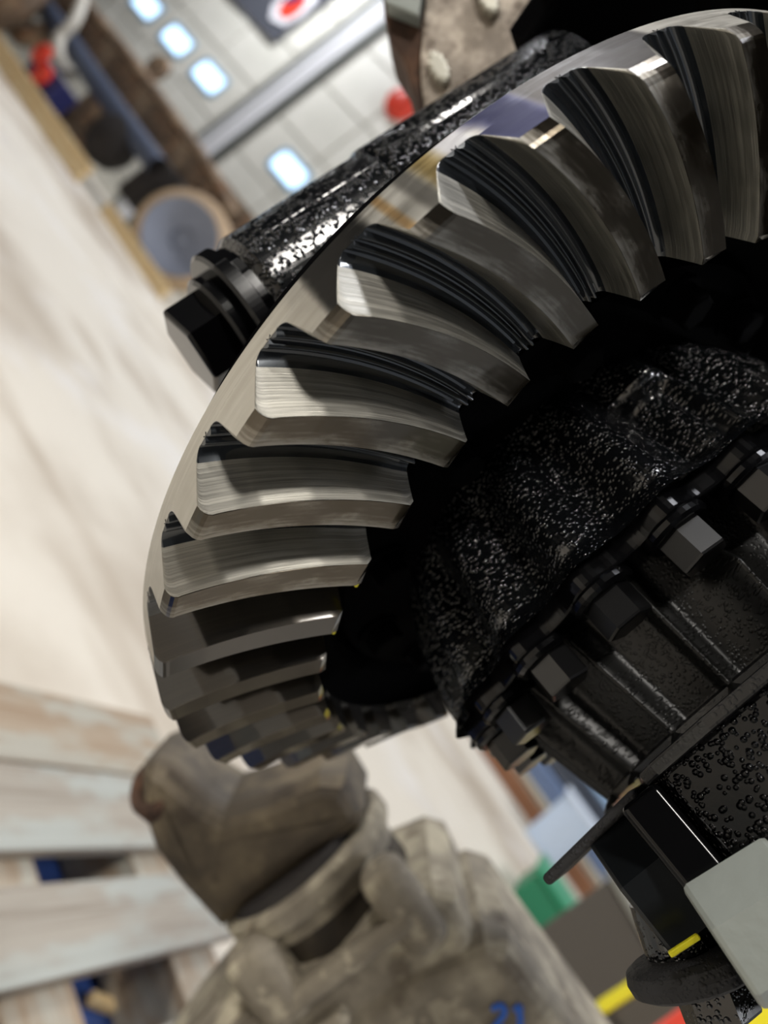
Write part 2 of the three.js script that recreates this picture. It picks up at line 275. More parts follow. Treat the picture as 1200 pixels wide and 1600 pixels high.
// ---------------------------------------------------------------- the ring gear, in units of its outer radius
const GR = 0.15;                                                 // outer radius in metres
const gearX = toWorldDir(-0.4682, -0.22414, -0.85472), gearY = toWorldDir(-0.68879, 0.69849, 0.19414), gearZ = toWorldDir(0.5535, 0.67962, -0.48142);
const gearAt = toWorld(0.415015 * GR, -0.042647 * GR, 1.808414 * GR);
const gearQ = new THREE.Quaternion().setFromRotationMatrix(new THREE.Matrix4().makeBasis(gearX, gearY, gearZ));
const onGear = (r, deg, z) => gearAt.clone().addScaledVector(gearX, GR * r * Math.cos(deg * D)).addScaledVector(gearY, GR * r * Math.sin(deg * D)).addScaledVector(gearZ, GR * z);
const assembly = (name, label, cat) => { const t = thing(name, label, cat, gearAt); t.quaternion.copy(gearQ); return t; };
const S = (list) => list.map(([r, z]) => [r * GR, z * GR]);
const TEETH = 36, PITCH = 2 * Math.PI / TEETH;
const tz = r => 0.0292 + 0.388 * (0.985 - r), rz = r => -0.0676 + 0.45 * (0.985 - r);
const sOf = r => (0.985 - r) / (0.985 - 0.724);
const tu = s => -0.0028 - 0.1869 * s + 0.0494 * s * s, td = s => 0.0463 + (-0.0194 + 0.0029) * 0 - 0.0194 + 0.0 + (-0.1693 * s + 0.0508 * s * s) + 0.0;
{
  const g = assembly('ring_gear', 'large oily steel ring gear with curved spiral teeth and a blued spot on its rim', 'gear');
  // the blank: back face, rim and toothless root cone
  const pro = [[0.62, -0.107], [0.962, -0.107], [0.976, -0.098], [0.9855, -0.066], [0.984, -0.064]];
  for (let i = 1; i <= 10; i++) { const r = lerp(0.984, 0.722, i / 10); pro.push([r, rz(r)]); }
  pro.push([0.70, 0.03], [0.64, 0.0], [0.62, -0.03], [0.62, -0.107]);
  const rH = z => 0.976 + (z + 0.107) * 0.2243, rimPro = S([[0.955, -0.107], [0.970, -0.1065], [rH(-0.102), -0.102], [rH(-0.09), -0.09], [rH(-0.08), -0.08], [rH(-0.0675), -0.0675]]);
  const rim = grid(360, rimPro.length - 1, (u, v) => { const i = Math.round(v * (rimPro.length - 1)), a = (u - 0.5) * 2 * Math.PI; return [rimPro[i][0] * Math.cos(a), rimPro[i][0] * Math.sin(a), rimPro[i][1]]; });
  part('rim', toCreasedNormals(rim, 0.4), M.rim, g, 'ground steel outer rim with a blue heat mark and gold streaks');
  const bodyPro = S([[rH(-0.0678), -0.0678], ...pro.slice(5, 15), [0.718, 0.048]]);
  part('bore', lathe(S([[0.718, 0.048], [0.70, 0.03], [0.64, 0.0], [0.62, -0.03], [0.62, -0.107], [0.955, -0.107]]), 120), M.shadeBlack, g);
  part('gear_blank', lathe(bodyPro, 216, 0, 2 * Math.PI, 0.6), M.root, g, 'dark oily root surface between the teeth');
  // one tooth: profile from the side facing lower numbers (up) over the land to the other side
  const rHeel = z => z < 0 ? 0.976 + (z + 0.107) * 0.2243 : 1 - z / 0.029 * 0.015;
  const prof = [];                                                // [side, h, extra angle, extra z]
  const flankOff = h => 0.031 * Math.pow(1 - h, 1.05) + 0.012 * Math.exp(-h / 0.05);
  const hs = [0, 0.012, 0.03, 0.06, 0.1, 0.18, 0.28, 0.4, 0.55, 0.7, 0.85, 0.95, 0.985, 1];
  const cols = [];                                                // heel columns first (negative steps), then along the face
  for (let i = 0; i <= 5; i++) cols.push({ heel: i / 5 });        // from the rim surface up over the rounded heel chamfer
  for (let i = 1; i <= 22; i++) cols.push({ s: i / 22 });
  function point(side, h, c, ridge = 0) {
    let r, top;
    if (c.heel !== undefined) { const w = c.heel; top = 0.0 + 0.0292 * Math.sin(w * Math.PI / 2); const z = lerp(-0.069, top, h); r = lerp(rHeel(z), 0.985, w * smooth(-0.2, 1, h) * (h > 0 ? 1 : 0)); if (w > 0.99) r = 0.985; if (w > 0 && w < 0.99) r = lerp(rHeel(Math.min(z, 0)), 0.985, w * w); }
    else { r = lerp(0.985, 0.724, c.s); top = tz(r) - 0.012 * smooth(0.955, 1, c.s) ** 2 * (side < 0 ? 1 : 0.4); if (c.s === 1) r -= 0.018 * (1 - h); }
    const s = sOf(r), zr = c.heel !== undefined ? lerp(-0.0690, rz(r) - 0.001, c.heel) : rz(r) - 0.001;
    const z = lerp(zr, top, h), base = side < 0 ? tu(s) : tdn(s), off = flankOff(h) * (c.heel !== undefined ? 1 : lerp(1, 0.8, c.s));
    const a = base + side * (off + ridge);
    return [GR * r * Math.cos(a), GR * r * Math.sin(a), GR * z];
  }
  function tdn(s) { return 0.0292 + 0.0 - 0.1693 * s + 0.0508 * s * s + 0.0171; }
  const strips = { flank: [], land: [], heel: [], root: [] };
  const len = c => c.heel !== undefined ? -0.015 * (1 - c.heel) : c.s * 0.29;
  const face = (bucket, list, uvf, flip) => {                     // list: array of functions of column -> point
    strips[bucket].push(grid(cols.length - 1, list.length - 1, (u, v) => list[Math.round(v * (list.length - 1))](cols[Math.round(u * (cols.length - 1))]),
      (u, v) => [GR * len(cols[Math.round(u * (cols.length - 1))]) , GR * 0.1 * v], flip));
  };
  for (const side of [-1, 1]) {
    const lo = hs.filter(h => h <= 0.18), hi = hs.filter(h => h >= 0.18);
    face('root', lo.map(h => c => point(side, h * 0.985, c)), null, side < 0 ? false : true);
    face('flank', hi.map(h => c => point(side, h * 0.985, c)), null, side < 0 ? false : true);
    // two low ridges left by the cutter at the foot of the flank
    const foot = [[0, 0, 0], [0, 0.003, 0.001], [0, 0.006, 0.005], [0, 0.009, 0.0085], [0, 0.012, 0.009], [0, 0.015, 0.006], [0, 0.018, 0.001], [0, 0.021, -0.0005], [0, 0.024, -0.004]];
    face('root', foot.map(([h, o, dz]) => c => { const p = point(side, 0, c, o); p[2] += GR * dz * (c.heel !== undefined && c.heel < 0.4 ? 0 : 1); return p; }), null, side > 0 ? false : true);
  }
  face('land', [c => point(-1, 0.985, c), c => point(-1, 1, c).map((x, i, a) => x), c => { const a = point(-1, 1, c), b = point(1, 1, c); return a.map((x, i) => lerp(x, b[i], 0.5)); }, c => point(1, 1, c), c => point(1, 0.985, c)], null, false);
  // heel end face and toe end face
  const cap = (c, flip) => grid(6, hs.length - 1, (u, v) => { const h = hs[Math.round(v * (hs.length - 1))], a = point(-1, h, c), b = point(1, h, c); const ra = lerp(Math.hypot(a[0], a[1]), Math.hypot(b[0], b[1]), u), ta = lerp(Math.atan2(a[1], a[0]), Math.atan2(b[1], b[0]), u); return [ra * Math.cos(ta), ra * Math.sin(ta), lerp(a[2], b[2], u)]; }, (u, v) => [GR * 0.1 * u, GR * 0.1 * v], flip);
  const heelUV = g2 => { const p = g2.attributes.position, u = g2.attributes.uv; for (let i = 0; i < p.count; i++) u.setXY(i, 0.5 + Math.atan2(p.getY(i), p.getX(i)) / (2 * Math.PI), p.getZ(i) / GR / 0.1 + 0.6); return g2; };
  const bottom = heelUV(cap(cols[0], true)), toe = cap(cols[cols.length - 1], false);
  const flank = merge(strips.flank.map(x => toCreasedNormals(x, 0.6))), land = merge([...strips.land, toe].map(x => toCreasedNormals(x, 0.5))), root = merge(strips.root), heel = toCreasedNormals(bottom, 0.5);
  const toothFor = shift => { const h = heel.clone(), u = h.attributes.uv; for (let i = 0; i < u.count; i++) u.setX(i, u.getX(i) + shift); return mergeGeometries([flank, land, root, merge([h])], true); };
  const plain = toothFor(0.25);
  for (let k = 0; k < TEETH; k++) {
    const kk = k > 18 ? k - 36 : k;
    const t = part('tooth', kk >= -4 && kk <= 1 ? toothFor(kk / TEETH) : plain, [kk >= 4 && kk <= 14 ? M.flankDark : M.flank, kk >= 4 && kk <= 14 ? M.landDark : M.land, M.root, M.rim], g);
    t.rotation.z = k * PITCH;
  }
  for (const [k, w] of [[3, 0.02], [4, 0.026]]) { const a = k * PITCH + tdn(1) + 0.012; const b = part('paint_mark', rbox(0.006 * GR, w * GR, 0.03 * GR, 0.0004), M.yellowMark, g, 'yellow paint fleck on the inner end of a tooth'); b.position.set(GR * 0.72 * Math.cos(a), GR * 0.72 * Math.sin(a), 0.105 * GR); b.rotation.z = a; }
}

// ---------------------------------------------------------------- the black differential case inside the ring
{
  const g = assembly('differential_case', 'wet black fluted differential case inside the ring gear with a ring of flange bolts', 'machine part');
  const lob = a => Math.cos((a - 5 * D) * 18);
  const pocket = (a, z) => smooth(-40, -37, a / D) * (1 - smooth(-27.5, -24.5, a / D)) * smooth(0.10, 0.13, z) * (1 - smooth(0.28, 0.30, z));
  const body = grid(540, 70, (u, v) => {
    const a = (u - 0.5) * 2 * Math.PI, z = lerp(-0.3, 0.315, v);
    let r = 0.44 + 0.2 * z + 0.025 * lob(a) * smooth(-0.02, 0.12, z) * (1 - smooth(0.27, 0.31, z) * 0.4) - 0.05 * pocket(a, z);
    r += 0.02 * smooth(0.285, 0.315, z);
    return [GR * r * Math.cos(a), GR * r * Math.sin(a), GR * z];
  }, (u, v) => [u * 2 * Math.PI * 0.47 * GR, v * 0.615 * GR]);
  part('case_body', body, M.oilFine, g, 'fluted black case body beaded with oil');
  part('carrier_flange', lathe(S([[0.3, -0.34], [0.5, -0.34], [0.86, -0.2], [0.9, -0.19], [0.9, -0.112], [0.6, -0.112], [0.6, 0.0], [0.42, 0.02]]), 120), M.shadeBlack, g);
  const gb = hexHead(0.04 * GR, 0.05 * GR, 0.14), gw = lathe(S([[0, 0], [0.05, 0], [0.052, 0.004], [0.05, 0.012], [0, 0.012]]), 28);
  for (let i = 0; i < 12; i++) { const a = (i * 30 + 8) * D, b = part('gear_bolt', gb, M.shadeBlack, g); b.position.set(GR * 0.535 * Math.cos(a), GR * 0.535 * Math.sin(a), 0.012 * GR); b.rotation.z = a; part('washer', gw, M.shadeBlack, b).position.z = -0.006 * GR; }
  // scalloped flange
  const fl = []; for (let i = 0; i < 360; i++) { const a = i * D, r = 0.475 + 0.038 * Math.pow(0.5 + 0.5 * Math.cos((a - 7 * D) * 18), 1.6); fl.push([GR * r * Math.cos(a), GR * r * Math.sin(a)]); }
  part('bolt_flange', extrude(fl, 0.045 * GR, 0.006 * GR).translate(0, 0, 0.30 * GR), M.blackGloss, g);
  const washer = lathe(S([[0.0, 0], [0.058, 0], [0.062, 0.005], [0.062, 0.014], [0.056, 0.02], [0.0, 0.02]]), 36), head = hexHead(0.045 * GR, 0.062 * GR, 0.12);
  for (let i = 0; i < 18; i++) {
    const a = (7 + 20 * i) * D;
    const b = part('bolt', head, M.boltBlack, g); b.position.set(GR * 0.452 * Math.cos(a), GR * 0.452 * Math.sin(a), GR * 0.362); b.rotation.z = a + 0.25;
    const w = part('washer', washer, M.blackGloss, b); w.position.z = -0.018 * GR;
  }
  // second half with ribs running on from the bolts
  const half = grid(540, 40, (u, v) => {
    const a = (u - 0.5) * 2 * Math.PI, z = lerp(0.34, 0.592, v); const q = ((a / D - 2 + 3600 + 10) % 20) - 10;
    const r = lerp(0.375, 0.325, v) + 0.055 * Math.exp(-((q / 2.2) ** 2)) * (1 - 0.3 * v) + 0.03 * smooth(0.93, 1, v) + 0.045 * Math.exp(-(((a / D + 18) / 7) ** 2)) * smooth(0.4, 0.46, z);
    return [GR * r * Math.cos(a), GR * r * Math.sin(a), GR * z];
  }, (u, v) => [u * 2 * Math.PI * 0.4 * GR, v * 0.27 * GR]);
  part('case_cover', half, M.cover, g, 'tapered black case half with ribs along it');
  part('end_collar', lathe(S([[0.10, 0.57], [0.355, 0.572], [0.365, 0.577], [0.365, 0.59], [0.355, 0.595], [0.1, 0.595]]), 120), M.black, g);
}

// ---------------------------------------------------------------- black bearing cap, lower right, with its nuts
const upG = V(0, 1, 0);
{
  // local axes of the cap: x along W (towards the camera), y along the assembly's own up, z along the gear axis
  const Wd = gearX.clone().multiplyScalar(0.975).addScaledVector(gearY, -0.216), Ud = gearX.clone().multiplyScalar(-0.216).addScaledVector(gearY, -0.975);
  const g = thing('bearing_cap', 'glossy black bearing cap at the lower right, beaded with oil, a nut and washers below', 'machine part', gearAt);
  g.quaternion.setFromRotationMatrix(new THREE.Matrix4().makeBasis(Wd.clone().negate(), Ud, gearZ));
  const P = [[-0.3, 0.6], [0.0, 0.6], [0.25, 0.55], [0.40, 0.45], [0.50, 0.28], [0.54, 0.1], [0.535, -0.05], [0.50, -0.18], [0.44, -0.27], [0.40, -0.29], [-0.3, -0.29]].map(p => [-p[0] * GR, p[1] * GR]);
  part('cap_block', extrude(P, 0.36 * GR, 0.012 * GR, 3).translate(0, 0, 0.615 * GR), M.oilCap, g);
  part('cap_plate', extrude(P.map(p => [p[0] * 1.03, p[1] * 1.03]), 0.022 * GR, 0.005 * GR).translate(0, 0, 0.598 * GR), M.black, g);
  part('cap_foot', rbox(0.26 * GR, 0.07 * GR, 0.33 * GR, 0.012 * GR).translate(-0.30 * GR, -0.32 * GR, 0.785 * GR), M.blackGloss, g);
  const local = (px, py, z) => g.worldToLocal(at(px, py, z));
  g.updateMatrixWorld(true);
  // nut under the cap, axis along up
  const put = (name, geo, mat, px, py, z, dir, lab, dy) => { const m = part(name, geo, mat, g, lab); m.position.copy(local(px, py, z)); orient(m, dir, dy || V(0, 0, 1)); return m; };
  const up = V(0, 1, 0), tilt = g.worldToLocal(gearAt.clone().add(toWorldDir(0.28, 0.88, -0.35))).normalize();
  put('hex_nut', hexHead(0.0165, 0.0135, 0.06), M.nut, 990, 1408, 0.182, up, 'large glossy black hexagon nut').rotateZ(0.8);
  part('lock_plate', bar(local(868, 1366, 0.196), local(1005, 1232, 0.19), 0.0028, 0.02, 0.0012, V(1, 0, 0)), M.rubber, g, 'thin grey-black lock plate behind the nut');
  put('neck', lathe([[0, -0.012], [0.008, -0.012], [0.0085, -0.004], [0.0085, 0.004], [0, 0.004]], 40), M.oilFine, 1068, 1488, 0.176, tilt);
  put('thick_washer', lathe([[0.006, -0.0032], [0.0128, -0.0032], [0.0146, -0.0022], [0.0152, 0], [0.0146, 0.0022], [0.0128, 0.0032], [0.006, 0.0032], [0.006, -0.0032]], 64, 0, 2 * Math.PI, 0.9), M.rubber, 1082, 1512, 0.172, tilt, 'thick matte black washer');
  put('hex_nut', hexHead(0.0085, 0.008, 0.1), M.oilFine, 1108, 1532, 0.171, tilt).rotateZ(0.4);
  put('bolt_end', lathe([[0, 0], [0.0042, 0], [0.0042, 0.003], [0.0038, 0.0034], [0.0042, 0.004], [0.0042, 0.0065], [0.003, 0.008], [0, 0.008]], 24), M.blackGloss, 1120, 1565, 0.173, tilt);
  part('paint_mark', bar(local(1046, 1492, 0.1602), local(1092, 1462, 0.1602), 0.0032, 0.0012, 0.0004, V(0, 0, 1)), M.yellowMark, g, 'bright yellow paint mark');
}
{
  const t = thing('hex_bolt', 'pale grey hexagon bolt head at the lower right edge', 'bolt', at(1262, 1398, 0.150));
  orient(t, toWorldDir(-0.83, 0.55, 0.05), toWorldDir(0, 0, -1));
  part('bolt_head', hexHead(0.0125, 0.02, 0.1), M.zinc, t).rotation.z = 0.35;
  part('bolt_shank', lathe([[0, -0.02], [0.008, -0.02], [0.008, 0.001], [0, 0.001]], 32), M.zinc, t);
}

// ---------------------------------------------------------------- the black tube behind the gear
{
  const a = at(366, 508, 0.232), b = at(886, 160, 0.27); const dir = b.clone().sub(a), L = dir.length() * 0.93;
  const t = thing('axle_tube', 'thick black tube beaded with oil behind the ring gear, hexagon plug at its lower end', 'pipe', a); orient(t, dir, toWorldDir(0, 0, 1));
  part('tube_body', lathe([[0, 0.009], [0.0205, 0.009], [0.0215, 0.010], [0.0225, 0.0115], [0.0225, L + 0.01], [0, L + 0.01]], 96), M.oil, t);
  part('collar', lathe([[0, 0.0], [0.0215, 0.0], [0.0225, 0.001], [0.0225, 0.005], [0.0205, 0.006], [0.0205, 0.0085], [0, 0.0085]], 96), M.blackGloss, t);
  part('shoulder', lathe([[0, -0.005], [0.0165, -0.005], [0.0175, -0.004], [0.0175, 0.001], [0, 0.001]], 96), M.blackGloss, t);
  const h = part('hexagon_plug', hexHead(0.0145, 0.017, 0.08), M.blackGloss, t); h.position.set(0, 0, -0.0165); h.rotation.z = 0.5;
  part('raised_band', lathe([[0.0225, 0.062], [0.0235, 0.064], [0.0235, L + 0.01]], 96), M.oil, t);
}
// ---------------------------------------------------------------- grey cast flange with studs, top centre
{
  const z = 0.31, o = at(740, 40, z); const nx = toWorldDir(1, 0, 0.12).normalize(), nz = toWorldDir(-0.12, -0.05, -1).normalize();
  const t = thing('cast_flange', 'rough grey cast flange with two ribbed studs above the black tube', 'machine part', o); orient(t, nz, toWorldDir(0, -1, 0));
  const k = z / FOCAL, q = (px, py) => [(px - 740) * k, -(py - 40) * k];
  part('flange_plate', extrude([q(668, -90), q(664, 0), q(657, 80), q(659, 133), q(668, 190), q(760, 190), q(960, 60), q(960, -90)], 0.02, 0.0012), M.cast, t).position.z = -0.02;
  part('flange_side', extrude([q(590, -90), q(597, 0), q(607, 40), q(631, 80), q(647, 150), q(652, 190), q(672, 190), q(665, 80), q(672, -90)], 0.03, 0.001), M.rustSide, t, 'brown rusted side of the flange').position.z = -0.034;
  part('cover_piece', extrude([q(592, -90), q(603, 4), q(655, 29), q(662, -20), q(664, -90)], 0.008, 0.001), M.zinc, t).position.z = -0.004;
  for (const [px, py] of [[762, 8], [687, 112]]) {
    const pts = []; for (let i = 0; i < 48; i++) { const a = i * 7.5 * D, r = 1 + 0.09 * (i % 4 < 2 ? 1 : -1); pts.push([0.0035 * r * Math.cos(a), 0.0072 * r * Math.sin(a)]); }
    const s = part('stud', extrude(pts, 0.006, 0.001), M.stud, t); s.position.set(...q(px, py), -0.0015); s.rotation.z = 0.42;
  }
}
// ---------------------------------------------------------------- the black axle housing that wraps the top of the gear
{
  const g = assembly('axle_housing', 'deep black axle housing wrapping the top of the gear at the upper right corner', 'machine part');
  const sec = (pro, a0, a1) => lathe(S(pro), 60, a0 * D, a1 * D, 0.5);
  part('housing_shell', sec([[1.05, -0.62], [1.30, -0.62], [1.34, -0.5], [1.34, 0.6], [1.30, 0.68], [1.05, 0.68], [1.05, 0.6], [1.22, 0.55], [1.22, -0.42], [1.05, -0.5], [1.05, -0.62]], -128, -64), M.shadeBlack, g);
  const onPlane = (px, py, z) => { const d = toWorldDir((px - 600) / FOCAL, (py - 800) / FOCAL, 1), q = gearAt.clone().addScaledVector(gearZ, z * GR), k = q.sub(eye).dot(gearZ) / d.dot(gearZ); const p = eye.clone().addScaledVector(d, k).sub(gearAt); return [p.dot(gearX), p.dot(gearY)]; };
  part('housing_back', extrude([[880, -150], [872, 0], [826, 66], [842, 120], [960, 160], [1290, 160], [1290, -150]].map(q => onPlane(q[0], q[1], -0.72)).reverse(), 0.012, 0.002).translate(0, 0, -0.8 * GR), M.shadeBlack, g);
}

// ---------------------------------------------------------------- dirty aluminium gearbox below
{
  const o = at(468, 1328, 0.45), ax = toWorldDir(0.62, 0.78, 0.02); ax.y = 0; ax.normalize();
  const t = thing('gearbox', 'dirty beige aluminium gearbox with a forked yoke, standing on the pallet, blue paint mark', 'machine part', o);
  orient(t, ax, V(0, 1, 0));                                     // local z along its shaft, local y up; local x away to the left rear
  const SH = 0.45 / FOCAL;                                       // metres a pixel covers at that distance
  part('seal_ring', lathe([[0.03, 0.001], [0.053, 0.001], [0.056, 0.004], [0.056, 0.012], [0.054, 0.015], [0.050, 0.015], [0.049, 0.024], [0.03, 0.024]], 72), M.alu, t);
  part('seal', lathe([[0.0, -0.004], [0.047, -0.004], [0.05, 0.002], [0.0, 0.002]], 64), M.darkIron, t);
  part('neck', lathe([[0.0, 0.02], [0.048, 0.02], [0.049, 0.045], [0.050, 0.052], [0.050, 0.075], [0.050, 0.088], [0.0, 0.088]], 72), M.aluDark, t);
  const bodyP = [[0.0, 0.07], [0.06, 0.072], [0.072, 0.08], [0.078, 0.095], [0.086, 0.12], [0.094, 0.15], [0.1, 0.2], [0.104, 0.27], [0.104, 0.34], [0.09, 0.36], [0.0, 0.36]];
  const down = -(o.y - 0.124);
  const side = (pts, w, bev) => { const g2 = extrude(pts, w, bev, 4); g2.translate(0, 0, -w / 2); g2.rotateY(-Math.PI / 2); return g2; };   // outline in (along the shaft, up), given a width across
  part('housing', side([[0.11, down], [0.1, -0.24], [0.075, -0.13], [0.068, -0.05], [0.068, 0.03], [0.078, 0.07], [0.09, 0.079], [0.34, 0.075], [0.36, 0.05], [0.36, down]], 0.11, 0.014), M.alu, t);
  part('front_flange', side([[0.09, -0.24], [0.062, -0.17], [0.045, -0.12], [0.036, -0.085], [0.034, -0.06], [0.036, 0.03], [0.044, 0.062], [0.055, 0.07], [0.10, 0.06], [0.14, -0.24]].reverse(), 0.102, 0.01), M.alu, t);
  part('yoke', side([[0.0, -0.05], [-0.033, -0.053], [-0.057, -0.053], [-0.082, -0.044], [-0.099, -0.030], [-0.097, -0.022], [-0.088, -0.0166], [-0.074, -0.014], [-0.062, -0.012], [-0.052, -0.008], [-0.044, 0.014], [-0.036, 0.045], [-0.026, 0.056], [-0.006, 0.054], [0.0, 0.048]], 0.075, 0.014), M.yoke, t);
  { const b = part('bore_cap', lathe([[0.0, 0.002], [0.007, 0.002], [0.008, 0.006], [0.013, 0.007], [0.015, 0.005], [0.015, -0.006], [0, -0.006]], 32), M.rustSide, t, 'rusty rim of the bore in the yoke ear'); b.position.set(-0.022, -0.036, -0.082); orient(b, V(-0.55, 0.1, -0.8), V(0, 1, 0)); b.scale.set(1.25, 0.9, 1); }
  const lug = (x, y, z, w, h, d, r) => { const m = part('lug', rbox(w, h, d, r), M.alu, t); m.position.set(x, y, z); return m; };
  lug(-0.05, -0.035, 0.03, 0.026, 0.03, 0.05, 0.01); lug(-0.05, 0.046, 0.04, 0.024, 0.026, 0.055, 0.01); lug(-0.055, -0.07, 0.055, 0.03, 0.05, 0.03, 0.01);
  for (const [z, y0, y1, x] of [[0.044, -0.03, 0.05, -0.056], [0.066, -0.12, -0.01, -0.056], [0.105, -0.2, 0.0, -0.056]]) part('rib', rbox(0.014, y1 - y0, 0.012, 0.005).translate(x, (y0 + y1) / 2, z), M.alu, t);
  for (const [z, y] of [[0.10, 0.0], [0.16, -0.01], [0.12, -0.1], [0.2, -0.06]]) { const m = part('boss', lathe([[0, 0], [0.012, 0], [0.012, 0.004], [0.009, 0.007], [0, 0.007]], 28), M.alu, t); m.position.set(-0.054, y, z); orient(m, V(-1, 0, 0), V(0, 1, 0)); }
  // the blue number painted on its side
  const mk = []; const dot = (x0, y0, x1, y1) => { const c = (x, y) => V(-0.0558, 0.8 * x + 0.6 * y, 0.6 * x - 0.8 * y); mk.push(bar(c(x0, y0), c(x1, y1), 0.003, 0.0012, 0.0004, V(1, 0, 0))); };
  [[-0.008, 0.004, -0.006, 0.007], [-0.006, 0.007, -0.002, 0.006], [-0.002, 0.006, -0.002, 0.002], [-0.002, 0.002, -0.008, -0.006], [-0.0085, -0.0065, -0.001, -0.006], [0.003, 0.004, 0.006, 0.007], [0.006, 0.007, 0.0065, -0.007]].forEach(q => dot(...q));
  part('paint_number', merge(mk), M.bluePaint, t, 'blue hand-painted number 21').position.set(0, 0.055, 0.118);
}

// ---------------------------------------------------------------- wooden pallet, lower left
{
  const PT = 0.12, dir = V(0.48, 0, -0.877), nor = V(0.877, 0, 0.48);      // along the slats; across them towards the right rear of the camera
  const pos = (a, q, y) => dir.clone().multiplyScalar(a).addScaledVector(nor, q).setY(y);
  const t = thing('pallet', 'weathered grey wooden pallet with gaps between its slats, at the lower left', 'pallet', V(0, 0, 0));
  const slat = (q0, q1, a0, a1, mat, y = PT, th = 0.016) => part('slat', bar(pos(a0, (q0 + q1) / 2, y - th / 2), pos(a1, (q0 + q1) / 2, y - th / 2), q1 - q0, th, 0.003), mat, t);
  slat(-0.499, -0.394, -0.1, 0.985, M.slatBrown); slat(-0.391, -0.293, -0.1, 0.97, M.slat); slat(-0.26, -0.174, -0.1, 0.965, M.slat); slat(-0.11, -0.02, -0.1, 0.95, M.slat); slat(0.03, 0.12, -0.1, 0.95, M.slat); slat(0.17, 0.26, -0.1, 0.95, M.slat);
  for (const a of [0.0, 0.63, 0.88]) part('stringer', bar(pos(a, -0.498, 0.058), pos(a, 0.26, 0.058), 0.09, 0.089, 0.003), M.slatBrown, t);
  const s = thing('blue_sheet', 'crumpled dark blue plastic sheet on the floor under the pallet', 'sheet', V(0, 0, 0));
  part('sheet', grid(40, 40, (u, v) => { const p = pos(lerp(0.05, 0.98, u), lerp(-0.46, 0.0, v), 0.0); const h = 0.003 + 0.004 * (Math.sin(u * 31 + v * 12) * Math.sin(v * 23 - u * 9) + 1); return [p.x, h, p.z]; }), M.blueSheet, s);
  const st = thing('wood_stick', 'short pale stick of wood in the gap of the pallet at the lower left', 'stick', V(0, 0, 0));
  part('stick', bar(at(150, 1552, 0.81).setY(0.018), at(226, 1538, 0.83).setY(0.018), 0.014, 0.012, 0.002), M.plank, st);
}

// ---------------------------------------------------------------- things by the garage doors
const hit = (px, py, m) => { const d = toWorldDir((px - 600) / FOCAL, (py - 800) / FOCAL, 1), n = V(-E[1], 0, -E[0]); return eye.clone().addScaledVector(d, m / d.dot(n)); };   // where the ray meets the plane at depth m
const eOf = p => p.x * E[0] + -p.z * E[1];
const along = (name, label, cat, e, y, m) => { const t = thing(name, label, cat, rm(e, y, m)); t.rotation.y = roomTurn; return t; };
{
  const c = hit(427, 66, DOORM - 0.09), e1 = eOf(c), y0 = c.y;
  const t = along('banner', 'dark grey banner with a red and blue emblem on the left garage door', 'banner', e1, y0, DOORM - 0.075);
  part('cloth', grid(12, 12, (u, v) => [lerp(-1.25, 0, u), lerp(0, 1.4, v), 0.01 * Math.sin(u * 9)], null), M.banner, t);
  const em = (pts, mat, z, name) => { const m = part(name, extrude(pts, 0.006), mat, t); m.position.z = z; };
  em([[-0.5, 0.3], [-0.34, 0.16], [-0.1, 0.22], [-0.04, 0.44], [-0.1, 0.72], [-0.3, 0.8], [-0.46, 0.66]], M.white, 0.014, 'emblem');
  em([[-0.42, 0.38], [-0.3, 0.26], [-0.15, 0.3], [-0.12, 0.44], [-0.18, 0.62], [-0.3, 0.68], [-0.4, 0.58]], M.red, 0.022, 'emblem_field');
  em([[-0.43, 0.44], [-0.36, 0.4], [-0.26, 0.56], [-0.28, 0.68], [-0.4, 0.62]], M.navy, 0.03, 'emblem_field');
  em([[-0.62, 0.42], [-0.54, 0.4], [-0.52, 0.56], [-0.6, 0.6]], M.white, 0.014, 'emblem');
}
{
  const c = hit(628, 160, DOORM - 0.1); const t = along('red_dome', 'round bright red dome on the white right-hand garage door', 'sign', eOf(c), c.y, DOORM - 0.06);
  part('dome', lathe([[0.2, 0], [0.2, 0.03], [0.18, 0.07], [0.12, 0.11], [0.05, 0.13], [0.0, 0.134]], 40), M.red, t);
}
{
  // tan plank standing on edge, and a second one beyond
  const t = along('plank', 'long tan wooden plank on edge on the concrete in front of the rusty truck frame', 'plank', -6.15, 0, 4.72);
  part('board', rbox(6.2, 0.2, 0.06, 0.008).translate(-3.1, 0.1, 0), M.plank, t);
  const u = along('plank', 'short low tan wooden plank between the rusty truck frame and its wheel', 'plank', -4.75, 0, 4.95);
  part('board', rbox(1.2, 0.13, 0.06, 0.008).translate(-0.6, 0.065, 0), M.plank, u);
}
